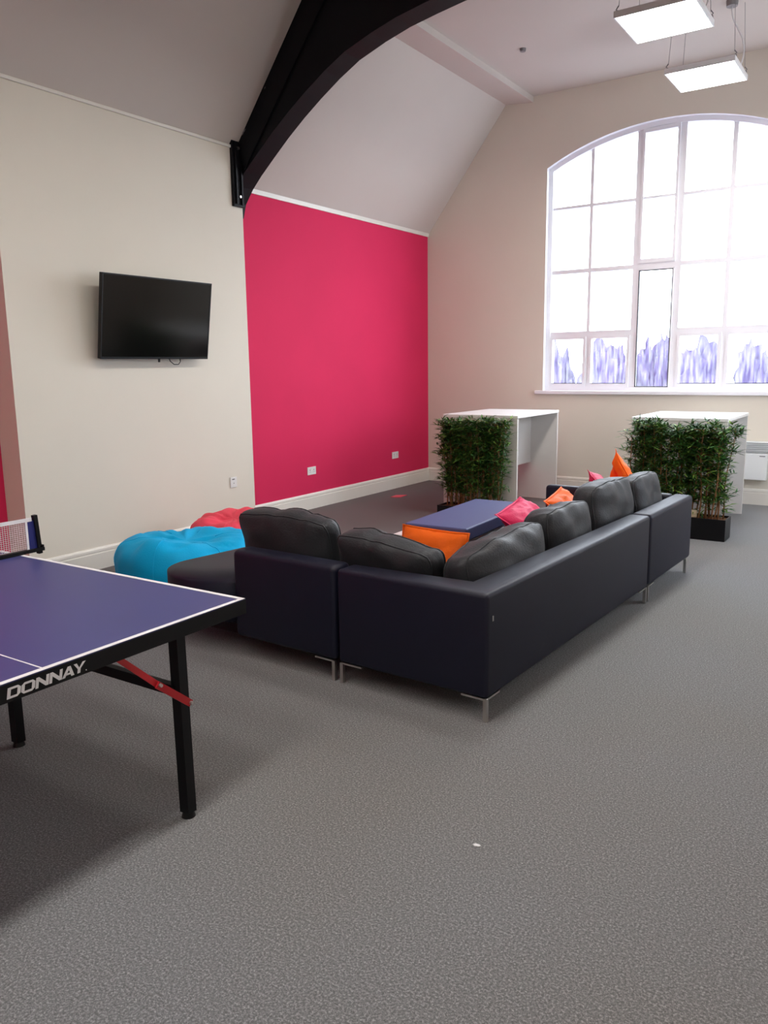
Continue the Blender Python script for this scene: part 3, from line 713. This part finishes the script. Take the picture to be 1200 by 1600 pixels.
def pillow(label, s, rot, ctr, m, seed, s2=None, thick=.13, grp='scatter pillows on the sofa'):
    n = 22; bm = bmesh.new(); s2 = s2 or s
    grid = {}
    for side in (1, -1):
        for i in range(n+1):
            for j in range(n+1):
                u = -1+2*i/n; v = -1+2*j/n; edge = i in (0, n) or j in (0, n)
                if side == -1 and edge: grid[(side, i, j)] = grid[(1, i, j)]; continue
                pin = .07*(1-(u*v)**2)
                x = u*s/2*(1-pin*(1-abs(u)**.5)*0-.06*(1-v*v)*0-.05*(1-abs(v)**2)*abs(u)); y = v*s2/2*(1-.05*(1-abs(u)**2)*abs(v))
                th = thick/2*((1-u**4)**.75)*((1-v**4)**.75)
                q = Vector((u*2+seed*3.3, v*2, side*.7)); wr = noise.noise(q*1.3)*.022+noise.noise(q*3.4)*.010
                cr_ = .006*math.sin(8*(abs(u)-abs(v))+6*noise.noise(q))*(1-abs(u))**.3
                z = side*(th+(wr+cr_)*min(1, (1-u**4)*(1-v**4)*2.2))+noise.noise(Vector((u*1.2, v*1.2, seed)))*.03
                grid[(side, i, j)] = bm.verts.new((x, y, z))
        for i in range(n):
            for j in range(n):
                f = [grid[(side, i, j)], grid[(side, i+1, j)], grid[(side, i+1, j+1)], grid[(side, i, j+1)]]
                bm.faces.new(f if side == 1 else f[::-1])
    peri = [grid[(1, i, 0)].co.copy() for i in range(n)]+[grid[(1, n, j)].co.copy() for j in range(n)]+[grid[(1, i, n)].co.copy() for i in range(n, 0, -1)]+[grid[(1, 0, j)].co.copy() for j in range(n, 0, -1)]
    t = thing('pillow', label, 'pillow', ctr, 0, grp); t.rotation_euler = rot
    obj('cover', bm, m, t, smooth=True)
    # flat seam welt round the edge
    wb = bmesh.new(); ring = []
    for p in peri:
        d = Vector((p.x, p.y, 0)).normalized()
        ring.append([wb.verts.new(p+d*a+Vector((0, 0, b))) for a, b in ((-.004, .003), (.014, .0015), (.014, -.0015), (-.004, -.003))])
    for i in range(len(ring)):
        A, Bv = ring[i], ring[(i+1) % len(ring)]
        for k in range(4): wb.faces.new((A[k], A[(k+1) % 4], Bv[(k+1) % 4], Bv[k]))
    obj('welt', wb, m, t, smooth=True)
    return t
R_ = math.radians
def sofa_rot(yaw_, tilt_, spin):
    """pillow plane stood up: tilt from vertical, yaw about z (0 = faces the seat from the long back), spin in its own plane"""
    return (Matrix.Rotation(TH_S+yaw_, 3, 'Z') @ Matrix.Rotation(PI/2-tilt_, 3, 'Y') @ Matrix.Rotation(spin, 3, 'Z')).to_euler()
pillow('orange pillow stood against the front of the blue-topped ottoman', .60, (R_(68), 0, R_(-6)), (-2.925, 5.02, .235), M_orange, 1, s2=.46)
pillow('magenta pillow leaning on the back cushions, beside the ottoman', .40, sofa_rot(R_(8), R_(58), R_(4)), SP(2.34, .91, .485), M_mag, 2, s2=.68)
pillow('orange pillow lying behind the magenta one, mid sofa', .40, sofa_rot(R_(5), R_(52), R_(6)), SP(3.0, .85, .475), M_orange, 3, s2=.56)
pillow('magenta pillow in front of the tall orange one, far end of sofa', .38, sofa_rot(R_(25), R_(38), R_(8)), SP(2.98, .55, .62), M_mag, 4, s2=.50, thick=.12)
pillow('tall orange pillow standing on a corner at the far sofa arm', .45, sofa_rot(R_(38), R_(14), R_(40)), SP(3.12, .46, .665), M_orange, 5, thick=.12)

# ------------------------------------------------------------------ ottoman
t = thing('ottoman', 'low ottoman with slate blue padded top in front of the sofa', 'ottoman', (-2.985, 5.82, 0), R_(2.0))
a, b = .265, .645
obj('padded_top', B(-a, a, -b, b, .36, .46, bev=.014, seg=3), M_otto, t)
obj('tray', B(-a-.11, a-.03, -b-.0, b+.01, .335, .36, bev=.004), M_wtop, t, label='white board under the pad')
obj('plinth', B(-a+.03, a-.03, -b+.05, b-.05, .03, .335, bev=.006), M_sofa, t)
for sx in (-1, 1):
    for sy in (-1, 1): obj('foot', B(sx*(a-.09)-.02, sx*(a-.09)+.02, sy*(b-.12)-.02, sy*(b-.12)+.02, 0, .03), M_blkp, t)

# ------------------------------------------------------------------ beanbags
def beanbag(label, loc, r, h, m, seed, rotz=0, dent=(.25, .0)):
    NU, NV = 72, 30; bm = bmesh.new(); rings = []
    prof = []
    for j in range(NV+1):
        u = j/NV; a = -PI/2+u*PI
        cr_, sz = math.cos(a), math.sin(a)
        rr = (abs(cr_)**.62); zz = (math.copysign(abs(sz)**.80, sz)+1)/2
        if sz < 0: rr = min(1, rr*1.02); zz = max(0, (zz-.10))/.90
        prof.append((rr, zz))
    for j, (rr, zz) in enumerate(prof):
        ring = []
        for i in range(NU):
            a = 2*PI*i/NU
            gore = 1-.030*abs(math.cos(3*a))**8*(1 if 0 < zz < 1 else 0)
            x = math.cos(a)*rr*r*gore; y = math.sin(a)*rr*r*gore*.94; z = zz*h
            q = Vector((x*3.2+seed*2.7, y*3.2, z*3.2)); dn = noise.noise(q)*.055+noise.noise(q*2.3)*.025
            top = max(0, zz-.45)
            fold = .034*(abs(math.sin(5.5*a+7*noise.noise(q*.9)))-.5)*top*(rr**.5)+.016*math.sin(4*a-5*noise.noise(q*1.7))*top
            # seat hollow
            dd = math.hypot(x-dent[0]*r, y-dent[1]*r)/(r*.55)
            z -= .20*h*math.exp(-dd*dd*1.4)*max(0, zz-.4)*1.5
            z += (dn*.7+fold)*min(1, zz*2); x += dn*.7*math.cos(a)*min(1, zz*4); y += dn*.7*math.sin(a)*min(1, zz*4)
            ring.append(Vector((x, y, max(0.0, z))))
        rings.append(ring)
    vr = []
    for j, ring in enumerate(rings):
        if j in (0, NV):
            c = sum(ring, Vector())/NU; vr.append([bm.verts.new(c)])
        else: vr.append([bm.verts.new(p) for p in ring])
    for j in range(NV):
        A, Bv = vr[j], vr[j+1]
        for i in range(NU):
            k = (i+1) % NU
            if len(A) == 1: bm.faces.new((A[0], Bv[k], Bv[i]))
            elif len(Bv) == 1: bm.faces.new((A[i], A[k], Bv[0]))
            else: bm.faces.new((A[i], A[k], Bv[k], Bv[i]))
    t = thing('beanbag', label, 'beanbag', loc, rotz, 'beanbags by the cream wall')
    obj('bag', bm, m, t, smooth=True)
    for g in range(6):
        i = int(round((PI/6+g*PI/3)/(2*PI)*NU)) % NU
        pts = [rings[j][i] for j in range(4, NV-1)]
        obj('seam', tube(bmesh.new(), pts, .0035, 5), m, t, smooth=True)
    return t
beanbag('bright blue beanbag slumped between the games table and sofa', (-4.50, 4.10, 0), .54, .455, M_blue, 1, R_(20))
beanbag('coral red beanbag behind the blue one, by the cream wall', (-4.90, 5.02, 0), .40, .43, M_coral, 6, R_(-30), dent=(.1, -.2))

# ------------------------------------------------------------------ table tennis table
TX1, NETX = -2.14, -3.63; TX0 = 2*NETX-TX1; TY1 = 2.238; TY0 = .48; TYC = 1.36; TZ = .76
t = thing('table_tennis_table', 'dark blue table tennis table with white lines, black frame and red braces', 'games table', ((TX0+TX1)/2, (TY0+TY1)/2, 0))
ox, oy = (TX0+TX1)/2, (TY0+TY1)/2
def loc(bm): bmesh.ops.translate(bm, verts=bm.verts, vec=(-ox, -oy, 0)); return bm
for (xa, xb) in ((TX0, NETX-.003), (NETX+.003, TX1)):
    p = obj('table_top', loc(B(xa, xb, TY0, TY1, TZ-.022, TZ-.0005)), M_tt, t)
    bm = bmesh.new(); lw = .02; zz = (TZ-.001, TZ+.0004)
    ex = (xa, xa+lw) if xa == TX0 else (xb-lw, xb)
    box(bm, ex[0], ex[1], TY0, TY1, *zz); ya, yb = ((xa+lw, xb) if xa == TX0 else (xa, xb-lw))
    box(bm, ya, yb, TY0, TY0+lw, *zz); box(bm, ya, yb, TY1-lw, TY1, *zz); box(bm, ya, yb, TYC-.0025, TYC+.0025, *zz)
    obj('white_lines', loc(bm), M_ttw, p)
# black apron frame
bm = bmesh.new(); az0, az1 = .700, TZ-.004; e = .0015
box(bm, TX1-.02, TX1+e, TY0-e, TY1+e, az0, az1); box(bm, TX0-e, TX0+.02, TY0-e, TY1+e, az0, az1)
box(bm, TX0+.02, TX1-.02, TY1-.02, TY1+e, az0+.01, az1); box(bm, TX0+.02, TX1-.02, TY0-e, TY0+.02, az0+.01, az1)
ap = obj('apron', loc(bm), M_blk, t)
# lettering DONNAY on the end apron, wide bold capitals drawn as polygons
GL = {
 'D': (1.12, [[(0, 0), (.26, 0), (.26, 1), (0, 1)], [(.26, 0), (.82, 0), (.82, .2), (.26, .2)], [(.26, .8), (.82, .8), (.82, 1), (.26, 1)], [(.82, 0), (1.06, .22), (1.06, .78), (.82, 1), (.80, .8), (.80, .2)]]),
 'O': (1.18, [[(.22, 0), (.9, 0), (.88, .2), (.26, .2)], [(.22, 1), (.26, .8), (.88, .8), (.9, 1)], [(.22, 0), (.26, .2), (.26, .8), (.22, 1), (0, .8), (0, .2)], [(.9, 0), (1.12, .2), (1.12, .8), (.9, 1), (.86, .8), (.86, .2)]]),
 'N': (1.16, [[(0, 0), (.24, 0), (.24, 1), (0, 1)], [(.86, 0), (1.1, 0), (1.1, 1), (.86, 1)], [(.24, 1), (.24, .62), (.86, 0), (.86, .38)]]),
 'A': (1.16, [[(0, 0), (.27, 0), (.68, 1), (.42, 1)], [(.83, 0), (1.1, 0), (.68, 1), (.52, .76)], [(.30, .2), (.80, .2), (.72, .38), (.38, .38)]]),
 'Y': (1.10, [[(.42, 0), (.68, 0), (.68, .42), (.42, .42)], [(.42, .42), (.60, .42), (.28, 1), (0, 1)], [(.50, .42), (.68, .42), (1.1, 1), (.82, 1)]]),
}
bm = bmesh.new(); cur = 0; TW_ = .275; tot = sum(GL[c][0] for c in 'DONNAY'); sx = TW_/tot; sz = .033; zb = .710
for c in 'DONNAY':
    cur -= {'A': .04, 'Y': .20}.get(c, 0)
    wch, polys = GL[c]
    for poly in polys:
        vs = [bm.verts.new((TX1+.0022, 1.228+(cur+px+pz*.16)*sx, zb+pz*sz)) for px, pz in poly]
        f = bm.faces.new(vs)
    cur += wch
box(bm, TX1+.0016, TX1+.0024, 1.228+cur*sx+.004, 1.228+cur*sx+.007, zb, zb+.003)
r = bmesh.ops.extrude_face_region(bm, geom=[f for f in bm.faces if len(f.verts) != 4 or True])
bmesh.ops.translate(bm, vec=(-.0008, 0, 0), verts=[v for v in r['geom'] if isinstance(v, bmesh.types.BMVert)])
obj('lettering', loc(bm), M_ttw, ap, label='white capital letters on the end apron')
LY = (1.892, 2*((TY0+TY1)/2)-1.892)
for sgn in (1, -1):
    def fx(x): return x if sgn == 1 else TX0+TX1-x
    for yy in LY:
        for lx, in_ in ((-2.150, 0), (-3.233, 1)):
            bm = bmesh.new(); bar(bm, (fx(lx-(.020 if not in_ else 0)), yy+(.012 if not in_ else 0), .72), (fx(lx), yy, .02), .046, .040, (1, 0, 0))
            lg = obj('leg', loc(bm), M_blk, t)
            bm = bmesh.new(); bmesh.ops.create_cone(bm, cap_ends=True, segments=20, radius1=.027, radius2=.020, depth=.022, matrix=Matrix.Translation((fx(lx), yy, .011)))
            obj('foot', loc(bm), M_blkp, lg)
        obj('side_rail', loc(bar(bmesh.new(), (fx(-2.17), yy, .495), (fx(-3.22), yy, .495), .040, .028)), M_blk, t)
    cs = 1
    for yy in LY:
        d = -1 if yy > oy else 1
        br = bmesh.new(); xx = fx(-2.115)
        bar(br, (xx, yy+.012, .452), (xx, yy+d*.135, .575), .026, .006, (0, 1, 1)); bar(br, (xx-.010*sgn, yy+d*.112, .557), (xx-.058*sgn, yy+d*.285, .732), .022, .006, (0, 1, 1))
        b_ = obj('brace', loc(br), M_red, t, label='red folding brace')
        for py, pz in ((yy+.010, .455), (yy+d*.125, .570)):
            q = bmesh.new(); bmesh.ops.create_cone(q, cap_ends=True, segments=12, radius1=.008, radius2=.006, depth=.010, matrix=Matrix.Translation((xx+.007*sgn, py, pz)) @ Matrix.Rotation(PI/2, 4, 'Y'))
            obj('rivet', loc(q), M_chr, b_)
    obj('cross_rail', loc(bar(bmesh.new(), (fx(-3.233), LY[0]-.02, .60), (fx(-3.233), LY[1]+.02, .60), .03, .03)), M_blk, t)
# net set
nt_ = thing('table_tennis_net', 'table tennis net with white top tape and black end post, clamped on the table', 'net', (NETX, oy, TZ))
NT = .165; YP = 2.335; YQ = 2*oy-YP
bm = bmesh.new(); zz0, zz1 = .022, NT-.006
ny = 150; nz = 14
for k in range(nz+1):
    z = zz0+(zz1-zz0)*k/nz; box(bm, -.0007, .0007, YQ+.05-oy, YP-.05-oy, z-.0007, z+.0007)
for k in range(ny+1):
    y = YQ+.05-oy+(YP-YQ-.10)*k/ny; box(bm, -.0007, .0007, y-.0007, y+.0007, zz0, zz1)
o_ = obj('mesh', bm, M_ttw, nt_, label='fine pale netting'); o_['kind'] = 'stuff'
obj('top_tape', B(-.004, .004, YQ+.03-oy, YP-.03-oy, NT-.008, NT+.010), M_ttw, nt_, label='white top tape')
for s_, yy in ((1, YP-oy), (-1, YQ-oy)):
    obj('post', bar(bmesh.new(), (0, yy-.0*s_, -.012), (0, yy-.012*s_, NT+.020), .020, .024, (0, 1, 0)), M_blk, nt_)
    obj('end_sleeve', B(-.003, .003, min(yy-.01*s_, yy-.055*s_), max(yy-.01*s_, yy-.055*s_), .012, NT-.006), M_net_end, nt_, label='dark blue sleeve at the net end')
    obj('end_tape', B(-.0035, .0035, min(yy-.055*s_, yy-.066*s_), max(yy-.055*s_, yy-.066*s_), .012, NT-.006), M_ttw, nt_)
    bm = bmesh.new(); y0_, y1_ = yy-.26*s_, yy+.02*s_
    box(bm, -.016, .016, min(y0_, y1_), max(y0_, y1_), .001, .018); box(bm, -.012, .012, min(yy, yy+.02*s_), max(yy, yy+.02*s_), .018, .03)
    obj('clamp', bm, M_blk, nt_)

# ------------------------------------------------------------------ small things on the floor
tag(obj('floor_card', prism(bmesh.new(), [(-5.53, 8.52), (-5.41, 8.56), (-5.43, 8.76), (-5.55, 8.68)], 'z', 0.0005, .006), M_pinkc), 'small pink card lying on the dark floor below the pink wall', 'card')
bm = B(-4.22, -4.10, 9.50, 9.60, .0, .035, bev=.005)
tag(obj('floor_box', bm, M_blkp), 'small black floor outlet box behind the left desk', 'socket')
bm = bmesh.new(); bmesh.ops.create_icosphere(bm, subdivisions=3, radius=1)
for vv in bm.verts:
    dn = 1+.5*noise.noise(vv.co*2.1)
    vv.co = Vector((-1.147+vv.co.x*.013*dn, 2.292+vv.co.y*.008*dn, .003+vv.co.z*.003))
tag(obj('lint_fleck', bm, M_ttw, smooth=True), 'tiny white fleck of lint on the open grey carpet', 'lint')
